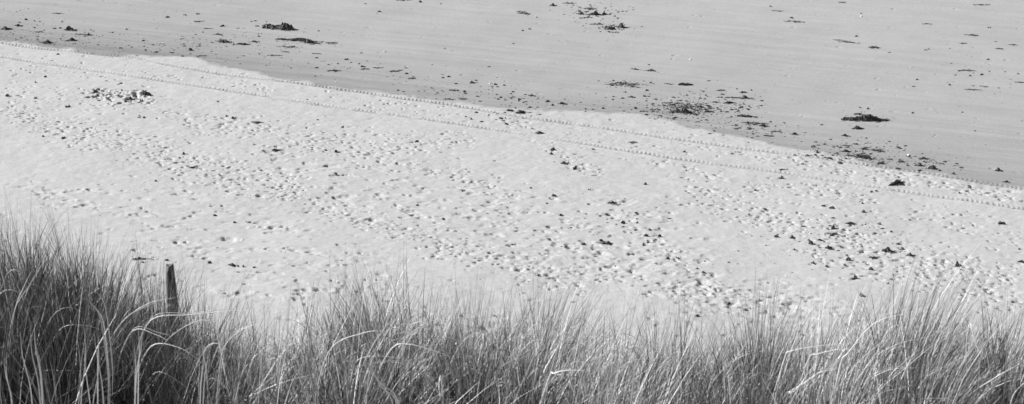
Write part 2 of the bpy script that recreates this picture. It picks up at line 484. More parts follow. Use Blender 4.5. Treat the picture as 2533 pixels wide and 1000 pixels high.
ARCS = [ # photo points, width in photo px
 ([(146,818),(208,805),(275,826)],3.5), ([(291,813),(364,752),(437,737)],3.5), ([(374,792),(468,779),(560,770),(665,766)],3.5),
 ([(364,932),(416,839),(499,792),(546,823)],4), ([(374,857),(442,860),(499,896)],4), ([(385,922),(447,948),(499,995)],5),
 ([(330,818),(385,828),(416,844)],3.5), ([(328,922),(307,865),(270,831)],5), ([(255,795),(239,755),(213,730)],7),
 ([(36,771),(62,703),(83,662)],4), ([(94,927),(156,917),(224,917)],4), ([(198,974),(239,937),(278,909)],4),
 ([(619,995),(645,969),(720,940),(800,922)],6), ([(598,927),(650,865),(712,820)],5), ([(520,937),(561,963),(587,995)],4),
 ([(187,979),(192,900),(187,833),(177,787)],9), ([(348,922),(356,875),(359,818)],9), ([(86,958),(62,875),(52,802)],9),
 ([(499,942),(501,890),(499,844)],7), ([(226,990),(215,900),(210,840)],7), ([(110,990),(108,920),(100,860)],9), ([(30,990),(22,930),(25,880)],8),
 ([(545,900),(560,850),(600,815),(650,800)],4), ([(512,930),(505,870),(540,850),(600,900)],3.5),
 ([(930,940),(970,862),(1010,852),(1074,868),(1126,888)],5), ([(910,940),(930,904),(1002,898),(1086,920)],4.5), ([(870,930),(890,888),(950,882),(1030,896)],4),
 ([(946,948),(890,920),(850,948)],5), ([(986,996),(954,960),(926,916)],7), ([(960,1000),(930,940),(900,900)],5), ([(820,860),(898,824),(946,818)],3.5), ([(1016,905),(990,870),(966,850)],3.5),
 ([(1360,930),(1370,924),(1410,916),(1510,920)],4.5), ([(1374,928),(1410,948),(1446,980)],4.5), ([(1175,915),(1150,880),(1122,848)],4),
 ([(1222,1000),(1224,960),(1260,952),(1322,952)],4), ([(1226,924),(1280,885),(1350,840)],4), ([(1250,996),(1300,940),(1362,880)],4.5), ([(1342,980),(1370,920),(1398,848)],5),
 ([(1190,990),(1200,930),(1200,880)],5), ([(1090,930),(1086,960),(1090,990)],4), ([(1500,990),(1540,950),(1590,930)],4),
 ([(1940,890),(1959,868),(2043,854),(2111,850)],4), ([(2080,900),(2099,872),(2163,800),(2251,772)],5), ([(2000,890),(2023,876),(2083,864),(2135,868)],4),
 ([(1930,996),(1985,950),(2043,920),(2075,932)],5), ([(1943,980),(1963,968),(2023,924),(2075,912)],4.5), ([(2163,984),(2243,908),(2359,812)],4),
 ([(2163,988),(2220,968),(2270,952)],4.5), ([(2271,960),(2363,896),(2403,876)],5), ([(2431,1000),(2415,980),(2399,964)],6), ([(2379,1000),(2403,950),(2427,912)],5),
 ([(2385,996),(2459,936),(2531,896)],6), ([(2531,992),(2483,948),(2435,936),(2380,950)],4.5), ([(2420,992),(2483,948),(2533,936)],5), ([(2363,1000),(2320,986),(2275,988)],4.5),
 ([(2251,944),(2235,880),(2215,840)],3.5), ([(2075,944),(2097,904),(2099,860)],4), ([(2150,980),(2140,950),(2200,915),(2280,910)],3.5), ([(2130,930),(2200,860),(2330,825)],3.5),
 ([(1793,960),(1790,900),(1780,850)],4), ([(1755,960),(1820,890),(1890,865)],3.5), ([(2060,990),(2120,900),(2200,830)],4), ([(1960,1000),(2010,950),(2060,900)],4),
 ([(2500,1000),(2520,960),(2560,930)],5), ([(2400,800),(2412,850),(2440,900)],3),
]

# tussocks: photo x range, blades, share of dead leaves, tone shift, lean (sideways per metre), label
TUS = [
 (-420, -60, 900, 0.25, 0.0, -0.05, 1.0, 'dark dune grass tussock cut by the left edge of the frame'),
 (-80, 130, 3400, 0.14, -0.10, -0.06, 1.0, 'tall dark dense grass tussock nearest the left edge'),
 (110, 300, 3100, 0.14, -0.10, -0.05, 1.0, 'tall dark grass tussock left of the wooden post'),
 (280, 420, 2100, 0.22, -0.05, -0.02, 0.95, 'dark grass tussock crowding in front of the wooden post'),
 (400, 580, 2300, 0.25, -0.10, 0.03, 0.9, 'low black-shadowed grass tussock just right of the wooden post'),
 (560, 790, 2100, 0.62, 0.0, 0.12, 1.0, 'thin sparse pale grass clump in the gap right of the post'),
 (760, 930, 2100, 0.55, 0.0, 0.05, 1.0, 'grass tussock with fine pale stems left of the arching straws'),
 (900, 1110, 2700, 0.50, 0.0, -0.03, 1.0, 'grass tussock with several bleached leaves arching over its front'),
 (1090, 1260, 2100, 0.50, 0.0, 0.08, 0.95, 'mixed grey upright grass tussock right of the arching straws'),
 (1240, 1450, 2500, 0.60, 0.05, 0.28, 1.0, 'windswept grass tussock of long blades leaning right'),
 (1430, 1610, 1500, 0.78, 0.15, 0.24, 1.0, 'palest wispy grass tussock, nearly as bright as the sand'),
 (1590, 1780, 2700, 0.35, -0.05, 0.14, 1.0, 'dark-footed grass tussock right of the palest wispy one'),
 (1760, 1970, 2900, 0.34, -0.05, 0.08, 1.0, 'upright grass tussock with near-black base and thin tall tips'),
 (1950, 2140, 2500, 0.66, 0.05, 0.26, 1.0, 'pale straw-filled grass tussock left of the tallest right-hand one'),
 (2110, 2370, 3800, 0.50, 0.0, 0.32, 1.0, 'broad tall grass tussock on the right with blades swept right'),
 (2350, 2600, 3000, 0.34, -0.05, 0.16, 1.0, 'dark grass tussock in the bottom right corner under crossing straws'),
 (2580, 2960, 1100, 0.40, 0.0, 0.15, 1.0, 'grass tussock cut by the right edge of the frame'),
]
made_arcs = [[] for _ in TUS]
for pts, w in ARCS:
    mx = sum(p[0] for p in pts) / len(pts)
    k = min(range(len(TUS)), key=lambda i: 0 if TUS[i][0] <= mx <= TUS[i][1] else min(abs(mx - TUS[i][0]), abs(mx - TUS[i][1])))
    Yd = random.uniform(12.6, 14.2)
    if w >= 6.5:                                       # a loose sheaf of thin dead leaves
        for _ in range(3):
            jx, jy, sk = random.gauss(0, 14), random.gauss(0, 18), random.gauss(0, 0.08)
            jit = [(p[0] + jx + sk * (p[1] - pts[0][1]), p[1] + jy) for p in pts]
            made_arcs[k].append((smooth_px(jit, random.uniform(11.2, 12.6)), random.uniform(0.006, 0.010), random.uniform(0.3, 0.9)))
    else:
        made_arcs[k].append((smooth_px(pts, Yd), w / (FPX / 15.0) * 0.85, random.uniform(0.8, 1.0)))
        if random.random() < 0.6:
            jit = [(p[0] + random.gauss(0, 4) + 8, p[1] + random.gauss(0, 4) - 5) for p in pts]
            made_arcs[k].append((smooth_px(jit, random.uniform(12.6, 14.5)), 0.005, random.uniform(0.5, 1.0)))

for ti, (x0, x1, n, dead, dt, lean_m, hk, label) in enumerate(TUS):
    cx = (x0 + x1) / 2; half = (x1 - x0) / 2
    X0, _, _ = px_at(cx, 950, 15.5)
    root_e = bpy.data.objects.new('marram_grass_tussock', None); COL.objects.link(root_e)
    root_e.location = (float(X0), 15.5, float(dune_z(X0, 15.5)))
    tag(root_e, label, 'grass tussock', 'marram grass tussocks along the dune crest')
    # leaves grow in bunches
    nb = 26
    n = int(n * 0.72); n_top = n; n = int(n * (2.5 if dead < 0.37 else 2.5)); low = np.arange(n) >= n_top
    bu = cx + RS.uniform(-1.0, 1.0, nb) * half; bY = RS.uniform(12.3, 18.6, nb)
    which = RS.randint(0, nb, n)
    u = bu[which] + RS.normal(0, 13, n); Yb = bY[which] + RS.normal(0, 0.16, n)
    loose = RS.rand(n) < 0.16
    u = np.where(loose, cx + RS.uniform(-1.1, 1.1, n) * half, u); Yb = np.where(loose, RS.uniform(12.0, 18.8, n), Yb)
    rx = (u - IW / 2) / FPX * np.hypot(Yb, 5.5) * 1.0
    rz = dune_z(rx, Yb) - 0.03
    pu, pv = to_px(rx, Yb, rz)
    sc = FPX / (Yb * cp + (H - rz) * sp)
    want = (pv - topline(pu)) / (sc * cp)
    # uneven top: every bunch has its own vigour
    vig = (0.62 + 0.36 * RS.rand(nb)) if dead > 0.3 else (0.80 + 0.20 * RS.rand(nb))
    hh = want * vig[which] * (1 - 0.60 * RS.rand(n) ** 1.3) * hk
    tall = RS.rand(n) < 0.13
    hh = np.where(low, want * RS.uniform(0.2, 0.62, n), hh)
    tall = tall & ~low
    hh = np.where(tall, want * RS.uniform(0.88, 1.14, n), hh)
    hh = np.clip(hh, 0.18, np.where(tall, 1.25, 1.05))
    off = (u - cx) / half
    hh = hh * np.clip(1.12 - 0.24 * off ** 2, 0.7, 1.12)
    is_dead = RS.rand(n) < dead * np.where(low, 0.2 if dead < 0.4 else 0.42, 1.0)  # fewer pale leaves low down, adding to the painted base shade
    # curved, leaning leaves lose height: lean side-ways and in depth
    lx = RS.normal(lean_m * 0.8, 0.20, n) + (u - bu[which]) / 13 * 0.10 + np.where(is_dead, RS.normal(0.0, 0.22, n), 0); ly = RS.normal(0.02, 0.16, n)
    lx = np.where(tall, lean_m * 0.6 + RS.normal(0, 0.12, n), lx)
    lx = np.clip(lx + 0.16 * off, -0.6, 0.75)
    curl = RS.rand(n); sag = np.clip(RS.normal(0.05, 0.05, n), 0, 0.2)
    droop = is_dead & (RS.rand(n) < 0.20)
    lx = np.where(droop, lx * 2.2, lx); hh = np.where(droop, hh * 0.75, hh); sag = np.where(droop, RS.uniform(0.2, 0.5, n), sag)
    long_ = (np.abs(lx) > 0.42) & (hh > 0.7); hh = np.where(long_, hh * 0.7, hh)
    wd = RS.uniform(0.0034, 0.0078, n) * np.where(tall, 0.6, 1.0) * np.where(is_dead & (RS.rand(n) < 0.3), 1.4, 1.0)
    tone = np.clip(RS.beta(0.9, 1.5, n) + dt + (0.12 if dead > 0.45 else 0) + 0.25 * vnoise(rx, Yb, 0.5, 60), 0, 1)
    tone = np.where(low, tone * 0.15, tone)  # short blades coloured darker to stand in for shade at the base
    tone_d = np.clip(RS.beta(0.6, 0.9, n) + dt + 0.2 * vnoise(rx, Yb, 0.4, 61), 0, 1)
    for _ in range(int(6 + 34 * dead + (60 if dead > 0.45 else 10 if dead > 0.3 else 0))):                 # dead leaves arching over on their own
        au = cx + random.uniform(-1, 1) * half; aY = random.uniform(13.4, 16.6)
        ax = (au - IW / 2) / FPX * math.hypot(aY, 5.5); az = float(dune_z(ax, aY))
        _, av = to_px(ax, aY, az); avail = (av - float(topline(au)) - 40) / FPX * math.hypot(aY, 6.5)
        Ht = min(0.78, max(0.25, avail * random.uniform(0.35, 0.85))); sx = random.choice((1, 1, 1, -1)) * random.uniform(0.15, 0.6); sy = random.uniform(-0.25, 0.15)
        over = random.uniform(0.2, 1.25); P3 = []
        for q in np.linspace(0, 1, 16):
            P3.append(np.array([ax + sx * q ** 1.5 * Ht * 1.3, aY + sy * q ** 1.4 * Ht, az + Ht * (math.sin(min(q * (1 + over * 0.6), 1.9) * math.pi / 2)) * 1.0]))
        made_arcs[ti].append((P3, random.uniform(0.0035, 0.0085), random.uniform(0.5, 1.0)))
    rt = np.stack([rx, Yb, rz], 1) - np.array(root_e.location)[None, :]
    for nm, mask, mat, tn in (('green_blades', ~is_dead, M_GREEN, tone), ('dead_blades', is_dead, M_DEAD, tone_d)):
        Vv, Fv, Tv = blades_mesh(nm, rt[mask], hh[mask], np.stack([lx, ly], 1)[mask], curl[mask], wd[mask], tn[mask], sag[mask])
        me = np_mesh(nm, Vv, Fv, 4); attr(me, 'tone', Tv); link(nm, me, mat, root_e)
    if made_arcs[ti]:
        Vv, Fv, Tv = arc_ribbons(made_arcs[ti])
        Vv = Vv - np.array(root_e.location)[None, :]
        me = np_mesh('arching_leaves', Vv, Fv, 4); attr(me, 'tone', Tv); link('arching_leaves', me, M_DEAD, root_e)

# ------------------------------------------------------------------ wooden post
def make_post():
    Yp = 17.2
    tx, ty, tz = px_at(419, 655, Yp)
    gz = float(dune_z(tx, Yp)); L = tz - gz + 0.5
    rings, seg = 26, 20
    Vs = []
    for i in range(rings + 1):
        t = i / rings; z = -L + L * t
        r = 0.032 + 0.026 * min(1, (1 - t) * 2.6) ** 0.8
        for k in range(seg):
            a = 2 * math.pi * k / seg
            rr = r * (1 + 0.07 * math.sin(3 * a + 2 * t) + 0.05 * math.sin(7 * a + 5 * t)) 
            if k in (4, 13): rr *= 0.93                                 # drying cracks
            rag = (0.005 * math.sin(2.3 * a + 1) + 0.003 * math.sin(6 * a)) * (1 if i == rings else 0)
            Vs.append((rr * math.cos(a) - 0.012 * (1 - t), rr * math.sin(a) * 0.95, z + rag))
    Fs = []
    for i in range(rings):
        for k in range(seg):
            a = i * seg + k; b = i * seg + (k + 1) % seg
            Fs.append((a, b, b + seg, a + seg))
    base = rings * seg
    Vs2 = len(Vs)
    for k in range(seg):
        x, y, z = Vs[base + k]; Vs.append((x * 0.55, y * 0.55, z + 0.004 * math.sin(k * 2.1) - 0.004))
    for k in range(seg): Fs.append((base + k, base + (k + 1) % seg, Vs2 + (k + 1) % seg, Vs2 + k))
    Vs.append((0, 0, -0.006))
    for k in range(seg): Fs.append((Vs2 + k, Vs2 + (k + 1) % seg, len(Vs) - 1))
    me = bpy.data.meshes.new('wooden_post'); me.from_pydata(Vs, [], Fs); me.update()
    for p in me.polygons: p.use_smooth = len(p.vertices) == 4
    o = link('wooden_post', me, M_WOOD)
    # origin at foot
    for v in me.vertices: v.co.z += L - 0.5
    o.location = (tx, Yp, gz); o.rotation_euler = (0, math.radians(-1.2), 0); o.location.x += (L - 0.5) * math.sin(math.radians(1.2))
    return tag(o, 'weathered dark wooden post standing in the dune grass', 'post')
make_post()

# ------------------------------------------------------------------ seaweed
class MB:
    def __init__(s): s.v = []; s.f = []
    def lump(s, c, r, rg, nu=10, nv=6, ang=0.0):
        off = len(s.v); ca, sa = math.cos(ang), math.sin(ang)
        ph = [rg.uniform(0, 6.3) for _ in range(4)]
        for j in range(nv + 1):
            th = math.pi * 0.62 * j / nv                     # from the top down to below the sand
            for i in range(nu):
                a = 2 * math.pi * i / nu
                k = 1 + 0.22 * math.sin(3 * a + ph[0] + th * 2) + 0.16 * math.sin(5 * a + ph[1] - th * 3) + rg.uniform(-.14, .14)
                x = r[0] * math.sin(th) * math.cos(a) * k; y = r[1] * math.sin(th) * math.sin(a) * k
                z = r[2] * math.cos(th) * (1 + 0.18 * math.sin(4 * a + ph[2]) + rg.uniform(-.12, .12))
                s.v.append((c[0] + x * ca - y * sa, c[1] + x * sa + y * ca, c[2] + z))
        for j in range(nv):
            for i in range(nu):
                a = off + j * nu + i; b = off + j * nu + (i + 1) % nu
                s.f.append((a, a + nu, b + nu, b))
    def strand(s, pts, w, rg):
        off = len(s.v); n = len(pts)
        for i, p in enumerate(pts):
            q0 = pts[max(i - 1, 0)]; q1 = pts[min(i + 1, n - 1)]
            dx, dy = q1[0] - q0[0], q1[1] - q0[1]; l = math.hypot(dx, dy) + 1e-9
            nx, ny = -dy / l, dx / l; ww = w * (1 - 0.6 * abs(2 * i / (n - 1) - 1)) * rg.uniform(0.8, 1.2)
            s.v += [(p[0] + nx * ww, p[1] + ny * ww, p[2] - 0.3 * w), (p[0], p[1], p[2] + w * 0.8), (p[0] - nx * ww, p[1] - ny * ww, p[2] - 0.3 * w)]
        for i in range(n - 1):
            a = off + i * 3
            for k in range(3):
                k2 = (k + 1) % 3
                s.f.append((a + k, a + k2, a + 3 + k2, a + 3 + k))
    def mesh(s, name):
        me = bpy.data.meshes.new(name); me.from_pydata(s.v, [], s.f); me.update()
        return me

def weed_mesh(L, Wd, Hh, seed, kind='c', slope=0.0):
    """L along image-x, Wd in depth; slope: how the long axis leans on the ground"""
    rg = random.Random(seed); b = MB(); hl, hw = L / 2, Wd / 2
    k = {'c': 1.0, 's': 0.35, 't': 0.8, 'g': 1.3}[kind]
    def rot(x, y): return x * math.cos(slope) - y * math.sin(slope), x * math.sin(slope) + y * math.cos(slope)
    prof = lambda t: max(0.5 if L > 1.25 else 0.2, (1 - abs(t) ** (5 if L > 1.2 else 2.6))) * (0.75 + 0.25 * math.sin(t * 5 + seed))
    if kind in 'cg':
        n = max(3, int(L / 0.10))
        for i in range(n):
            t = -1 + 2 * (i + 0.5) / n
            x, y = rot(t * hl * 0.92, rg.uniform(-.25, .25) * hw)
            rx = max(0.035, hl / n * 1.7); pr = prof(t)
            b.lump((x, y, 0.0), (rx * rg.uniform(.8, 1.3), hw * 0.8 * pr * rg.uniform(.7, 1.1), Hh * pr * rg.uniform(.65, 1.1)), rg, ang=slope)
    elif kind == 't':
        n = max(3, int(L / 0.09))
        for i in range(n):
            if rg.random() < 0.25: continue
            t = -1 + 2 * (i + 0.5) / n
            x, y = rot(t * hl, rg.uniform(-.4, .4) * hw)
            b.lump((x, y, 0.0), (rg.uniform(.03, .07), rg.uniform(.02, .05), Hh * rg.uniform(.4, 1)), rg, 8, 4, slope)
    else:
        for i in range(int(8 + L * Wd * 30)):
            r = rg.random() ** 0.8 * (0.75 + 0.35 * math.sin(3 * i + seed)); a = rg.uniform(0, 6.28)
            x, y = rot(math.cos(a) * r * hl, math.sin(a) * r * hw)
            q = rg.uniform(.015, .05)
            b.lump((x, y, 0.0), (q * 1.4, q, q * rg.uniform(.4, 1.1)), rg, 7, 4, rg.uniform(0, 3))
    ns = int((8 + L * 32) * k) if kind != 's' else int(8 + L * Wd * 16)
    for i in range(ns):
        r = math.sqrt(rg.random()); a = rg.uniform(0, 6.28)
        x0, y0 = math.cos(a) * r * hl * 0.95, math.sin(a) * r * hw * 0.95
        th = rg.gauss(0, 0.9 if kind != 't' else 0.35); ln = rg.uniform(0.08, 0.30) * min(1.4, 0.5 + L); pts = []
        m = 6
        for j in range(m):
            x, y = x0 + math.cos(th) * ln * j / m, y0 + math.sin(th) * ln * j / m * 0.7; th += rg.gauss(0, 0.35)
            tt = x / hl; rr = math.hypot(tt, y / max(hw, .02))
            z = 0.008 + (Hh * prof(max(-1, min(1, tt))) * max(0, 1 - rr * rr) * (1.0 if kind in 'cg' else 0.35)) * rg.uniform(.75, 1.08) + 0.012 * rg.random()
            xx, yy = rot(x, y); pts.append((xx, yy, z))
        b.strand(pts, rg.uniform(0.006, 0.016), rg)
    me = b.mesh('seaweed_clump'); me.materials.append(M_WEED)
    return me

# x, y, w, h in photo pixels; kind; slope of its long side in the photo (down-right positive); landmark text; full label
G_WET, G_DRY = 'seaweed left on the damp sand', 'dark seaweed clods on the dry sand'  # dry-sand clods stand for weed and also for deep print shadows
MARK = [
 (692,68,92,20,'g',.10,'the criss-crossed heap','triangular heap of criss-crossed black seaweed on the damp sand'),
 (735,99,110,9,'g',.07,'the ragged bank','long ragged bank of black seaweed just below the criss-crossed heap'),
 (764,104,44,13,'c',.12,None,'thick black right-hand end of the ragged seaweed bank'),
 (722,116,50,9,'s',.05,None,'loose grey-black seaweed strip directly under the ragged bank'),
 (553,102,38,11,'c',.10,'the left lump','solid black seaweed lump left of the ragged bank'),
 (600,109,30,7,'c',.03,None,'flat black seaweed lozenge between solid lump and ragged bank'),
 (816,106,25,5,'t',.05,None,'thin black seaweed dash just right of the ragged bank'),
 (115,104,34,9,'c',.10,'the black wedge','flat black seaweed wedge right above the tyre track at far left'),
 (177,99,28,9,'c',.0,None,'low black seaweed hump right of the flat wedge near the track'),
 (172,72,30,12,'c',.12,'the split clump','split black seaweed clump above the two low humps at far left'),
 (15,71,26,10,'c',-.05,'the edge clump','black seaweed clump touching the left edge of the photo'),
 (358,231,30,17,'g',.12,'the churned heap','largest black seaweed clod on the churned heap of dry sand'),
 (1292,31,34,9,'c',.3,'the stepped strip','small stepped black strip of seaweed near the top middle'),
 (1470,34,28,12,'c',.0,'the top patch','darkest upper clump of the broken seaweed patch at the top'),
 (1437,33,18,8,'c',.2,None,'left upper clump of the broken seaweed patch at the top'),
 (1494,35,18,7,'c',-.1,None,'right upper clump of the broken seaweed patch at the top'),
 (1447,44,32,6,'s',.0,None,'flat strip under the upper clumps of the top patch'),
 (1460,21,44,9,'s',.1,None,'faint loose weed above the broken patch at the top'),
 (1480,60,26,7,'s',.1,None,'thin scatter joining upper and lower parts of the top patch'),
 (1507,69,26,14,'c',.1,'the lower patch','ragged left half of the lower weed patch with a pale gap'),
 (1536,66,26,13,'c',.1,None,'dark right half of the lower weed patch with a pale gap'),
 (1518,80,24,5,'s',.0,None,'crumbs of weed under the lower patch with the pale gap'),
 (1545,208,92,18,'s',.05,'the curly patch','wide curly loose seaweed patch spread thin on damp sand'),
 (1552,209,40,9,'c',.25,None,'single dark diagonal strand inside the wide curly patch'),
 (1695,209,30,10,'c',-.05,'the rounded clump','rounded black seaweed clump right of the curly patch'),
 (1686,275,50,19,'g',.12,'the tangled bank','darkest core of the tangled seaweed bank beside the dry sand'),
 (1690,266,150,42,'s',.1,None,'broad loose tangle of weed spread around the dark core'),
 (1842,241,26,8,'c',.15,'the arrow clump','arrow-shaped black clump at the right end of a thin line'),
 (1805,242,38,3,'t',-.02,None,'thin dark line of weed leading to the arrow-shaped clump'),
 (1803,254,24,7,'c',-.05,'the twin lump','black double lump of weed between line and tangled bank'),
 (1842,287,38,9,'c',.05,'the black oval','black oval seaweed lump above the long straight strip'),
 (1862,305,66,6,'t',.10,'the straight strip','long straight black seaweed strip pointing down to the right'),
 (1887,311,18,8,'c',.05,None,'black knob at the end of the long straight strip'),
 (2140,294,116,18,'g',.03,'the log-like bank','long log-like bank of black seaweed alone on the damp sand'),
 (2120,317,26,10,'c',.0,'the low clump','small black seaweed clump directly below the log-like bank'),
 (1962,53,56,7,'s',.12,'the loose strip','loose flat strip of seaweed in the upper right of the sand'),
 (2092,103,60,6,'t',.25,'the broken line','broken dark line of weed stepping down right near the top'),
 (2162,117,24,7,'c',.1,'the paired lumps','two touching dark lumps of weed at the end of the broken line'),
 (2422,12,42,5,'t',.04,'the top strip','thin dark seaweed strip at the top right of the photo'),
 (2386,174,40,5,'t',.03,'the far strip','thin seaweed strip at the far right with a raised left end'),
 (2400,86,26,5,'t',.12,'the short strip','short dark seaweed strip near the upper right corner'),
 (2133,388,46,11,'g',.12,'the crowded line','crowded line of black weed lumps along the damp sand edge'),
 (2092,373,15,11,'c',.0,'the upright clod','upright black clod just above the crowded line of weed'),
 (2178,402,16,16,'c',.0,'the tall clod','tall black clod at the right end of the crowded line'),
 (2168,372,24,7,'c',.2,None,'slanting black sliver above the crowded line of weed'),
 (2284,392,24,7,'c',.1,'the winged clod','wing-shaped black clod on damp sand right of the tall clod'),
 (2306,416,26,9,'c',.12,'the dark lozenge','dark lozenge of weed right on the damp sand edge'),
 (2470,421,18,9,'c',.1,'the last clod','black clod on damp sand close to the right edge'),
 (1286,277,21,14,'c',-.2,'the corner clod','big black clod where damp sand, dry sand and track meet'),
 (1261,273,18,7,'c',.0,None,'flatter black clod touching the left of the big corner clod'),
 (2215,453,30,13,'g',-.3,'the track clod','large slanting black clod just above the lower tyre track'),
 (1500,603,38,9,'g',.05,'the spread clod','spread black clod with pointed ends, widest on the dry sand'),
 (2195,620,24,14,'c',.1,'the dome clod','large dome-shaped black clod on the trampled sand at right'),
 (2251,631,17,10,'c',.05,'the round clod','round black clod right of the large dome-shaped one'),
 (1395,404,13,8,'c',.1,'the midway clod','black clod below the lower tyre track, middle of the beach'),
 (681,371,14,11,'c',.0,'the ringed clod','black clod in a ring-shaped print, left half of the dry sand'),
 (477,416,20,9,'s',.0,'the weed ring','thin black ring of weed around a footprint on dry sand'),
 (573,656,18,6,'c',.1,'the debris row','largest black piece in the row of debris right of the post'),
 (825,175,28,5,'c',.03,'the lone lens','lone lens-shaped black weed close to the upper tyre track'),
 (975,176,34,7,'s',-.12,'the scatter strip','rising scattered strip of weed right of the lone lens'),
 (1515,502,20,8,'c',.12,'the oval clod','oval black clod on dry sand above the spread one'),
 (1562,353,22,6,'t',.0,'the moustache','moustache-shaped dark scrap of weed between the two tyre tracks'),
 (2055,582,22,7,'t',-.1,'the ragged scrap','ragged dark scrap in the trampled sand, two peaks'),
 (1570,171,18,5,'c',.2,'the north pair','slanting dark scrap above the wide curly patch'),
 (1610,174,22,6,'c',.1,None,'pointed dark scrap above and right of the curly patch'),
 (1167,204,14,6,'c',.0,'the lone bean','bean-shaped black lump on damp sand left of the curly patch'),
 (345,641,44,3,'s',.02,'the dotted line','dotted dark line of debris just left of the post top'),
]
SMALL = """140,33,27,4 65,49,10,4 85,52,7,4 100,54,10,3 45,63,18,6 153,53,8,4 150,69,12,7 92,79,20,5 195,85,25,3 218,86,16,7 195,0,12,2 415,43,14,4 457,37,14,4
490,35,12,4 488,53,20,4 510,71,20,5 548,65,14,4 500,80,12,4 540,85,16,5 576,111,9,4 628,103,16,5 640,90,8,3 635,65,12,4 675,137,30,4 640,133,5,6 700,128,16,4
780,133,20,3 783,143,13,4 300,119,14,3 360,123,8,5 425,130,13,5 472,123,12,7 495,138,24,3 472,134,10,3 658,162,7,4 835,158,9,4 812,160,12,3 142,134,7,5 113,190,8,5
88,204,9,5 88,243,9,6 18,236,10,11 167,264,14,6 350,250,13,9 280,230,14,8 301,222,6,9 320,241,16,12 308,248,11,8 238,225,13,8 240,238,6,6 292,236,9,6 265,243,9,5
538,252,7,4 560,288,7,5 575,292,10,6 583,290,7,6 632,303,26,5 345,287,7,4 357,290,7,4 785,296,6,4 990,0,40,3 1040,5,10,5 940,29,13,4 905,10,10,3 1090,10,8,3
1327,43,10,3 1367,13,15,8 1405,8,30,5 1540,28,6,3 1549,28,7,4 1310,72,9,4 1293,76,8,3 1269,108,9,3 1101,120,5,4 893,131,13,4 857,147,14,5 898,165,14,5 897,171,18,3
930,168,24,3 1003,168,12,4 1005,182,12,5 1015,194,20,3 1095,193,9,4 1110,190,13,4 1176,199,11,4 1229,192,6,4 1226,209,10,5 1230,215,12,4 1120,223,20,4 1148,226,11,5
1080,230,12,3 1105,246,22,5 1140,245,20,5 1240,241,12,5 1263,243,14,6 1283,246,11,5 1314,236,15,5 1353,251,14,6 1367,260,10,5 1390,256,19,7 1260,262,8,4 1275,267,7,6
1310,265,9,5 1330,266,9,5 1240,291,13,6 1246,299,8,8 1335,329,18,7 1314,318,8,5 1153,289,7,4 1165,295,8,4 1605,160,8,4 1610,205,9,6 1650,208,20,3 1600,224,12,4 1545,228,12,4
1560,240,16,5 1595,238,10,5 1516,246,9,6 1492,268,10,5 1448,270,8,4 1465,271,12,3 1573,268,10,5 1590,275,18,5 1600,284,12,5 1650,292,10,5 1905,16,12,4 1918,27,26,3 1957,44,12,5
2080,6,18,3 2130,33,6,4 2290,59,20,3 2118,90,12,3 2199,130,8,4 2448,69,13,3 2462,103,12,4 2468,120,20,4 2500,111,20,3 2380,108,16,4 2298,122,10,3 2442,147,12,4 2428,184,14,5
2400,188,9,4 2486,178,5,4 2268,197,8,5 2348,210,9,5 2343,204,7,4 2427,214,22,4 2520,204,30,4 2400,222,40,3 2260,214,14,3 1780,224,22,6 1838,228,16,5 1770,253,20,4
1836,265,13,5 1852,272,13,4 1852,263,10,4 1820,270,10,6 1752,276,18,6 1810,289,8,5 1855,318,18,5 1915,325,20,4 1965,332,16,6 1940,304,6,4 2033,309,10,4 2127,266,12,6 2147,269,10,5
2122,282,20,4 2090,335,16,5 2413,324,7,4 2255,280,14,3 1860,341,9,4 1895,336,22,5 2010,363,14,7 2022,377,12,8 2037,357,12,5 2062,362,12,4 2055,345,8,4 2090,360,22,6 2119,357,10,5
2137,368,16,7 2153,380,8,7 2100,385,26,5 2072,381,12,5 2205,394,9,7 2228,400,16,5 2248,388,14,4 2276,409,15,6 2244,410,10,4 2325,422,9,5 2358,430,14,6 2488,450,18,6 1935,420,15,4
1931,440,11,8 1985,407,9,7 1916,403,6,7 1693,376,10,5 2397,461,8,8 2372,477,8,6 1869,471,9,6 2132,502,7,9 2135,523,11,8 2156,475,9,6 2167,473,9,6 2101,553,18,6 2058,563,14,8
1853,530,10,9 1893,520,10,5 2036,510,14,4 2058,515,14,5 1920,585,13,6 1957,586,12,9 2007,601,12,10 2027,595,15,8 2049,613,15,9 1965,618,9,6 2157,636,15,12 2058,643,9,17
2097,643,14,9 2367,658,14,8 2154,664,12,12 2090,656,9,6 2045,659,9,8 2010,650,10,6 2250,545,8,6 2232,612,12,5 2175,555,14,5 2477,553,14,6 2520,617,10,5 2525,648,15,6 2203,573,9,6
1367,369,14,8 1364,381,11,6 1422,418,14,7 1467,370,7,4 1595,456,12,6 1458,468,12,8 1371,485,14,7 1313,465,9,5 1484,533,9,6 1352,503,7,5 1146,473,9,8 1388,532,7,6 1543,550,12,6
1577,551,10,5 1606,568,12,10 1570,570,8,5 1487,594,14,5 1442,604,12,9 1592,605,9,8 1632,587,14,7 1598,583,13,7 1652,640,12,6 1675,638,8,6 1334,684,10,7 1399,702,9,6 106,337,8,6
157,341,9,7 420,392,14,5 445,391,8,5 453,381,11,5 546,436,9,5 651,373,12,4 806,372,10,8 831,375,12,5 384,448,9,5 785,490,8,10 532,533,9,6 580,550,10,6 831,433,11,5 353,649,8,4
412,645,12,4 520,650,11,7 603,660,11,4 630,662,11,4 455,598,7,5 2129,730,13,8 1843,765,11,8 1723,781,13,7 1804,752,12,8 1769,728,9,6 1740,677,9,6 1725,664,9,6 2112,688,14,8
2197,702,9,5 2503,746,13,8 1800,762,12,5 1030,350,12,5 868,365,9,5 1259,530,8,4 1031,508,10,5 1096,542,9,6""".split()
clumps = []
def ground_at(u, v):
    z = 0.0
    for _ in range(3):
        x, y = px_ground(u, v, z); z = float(beach_z(x, y))
    return float(x), float(y), z

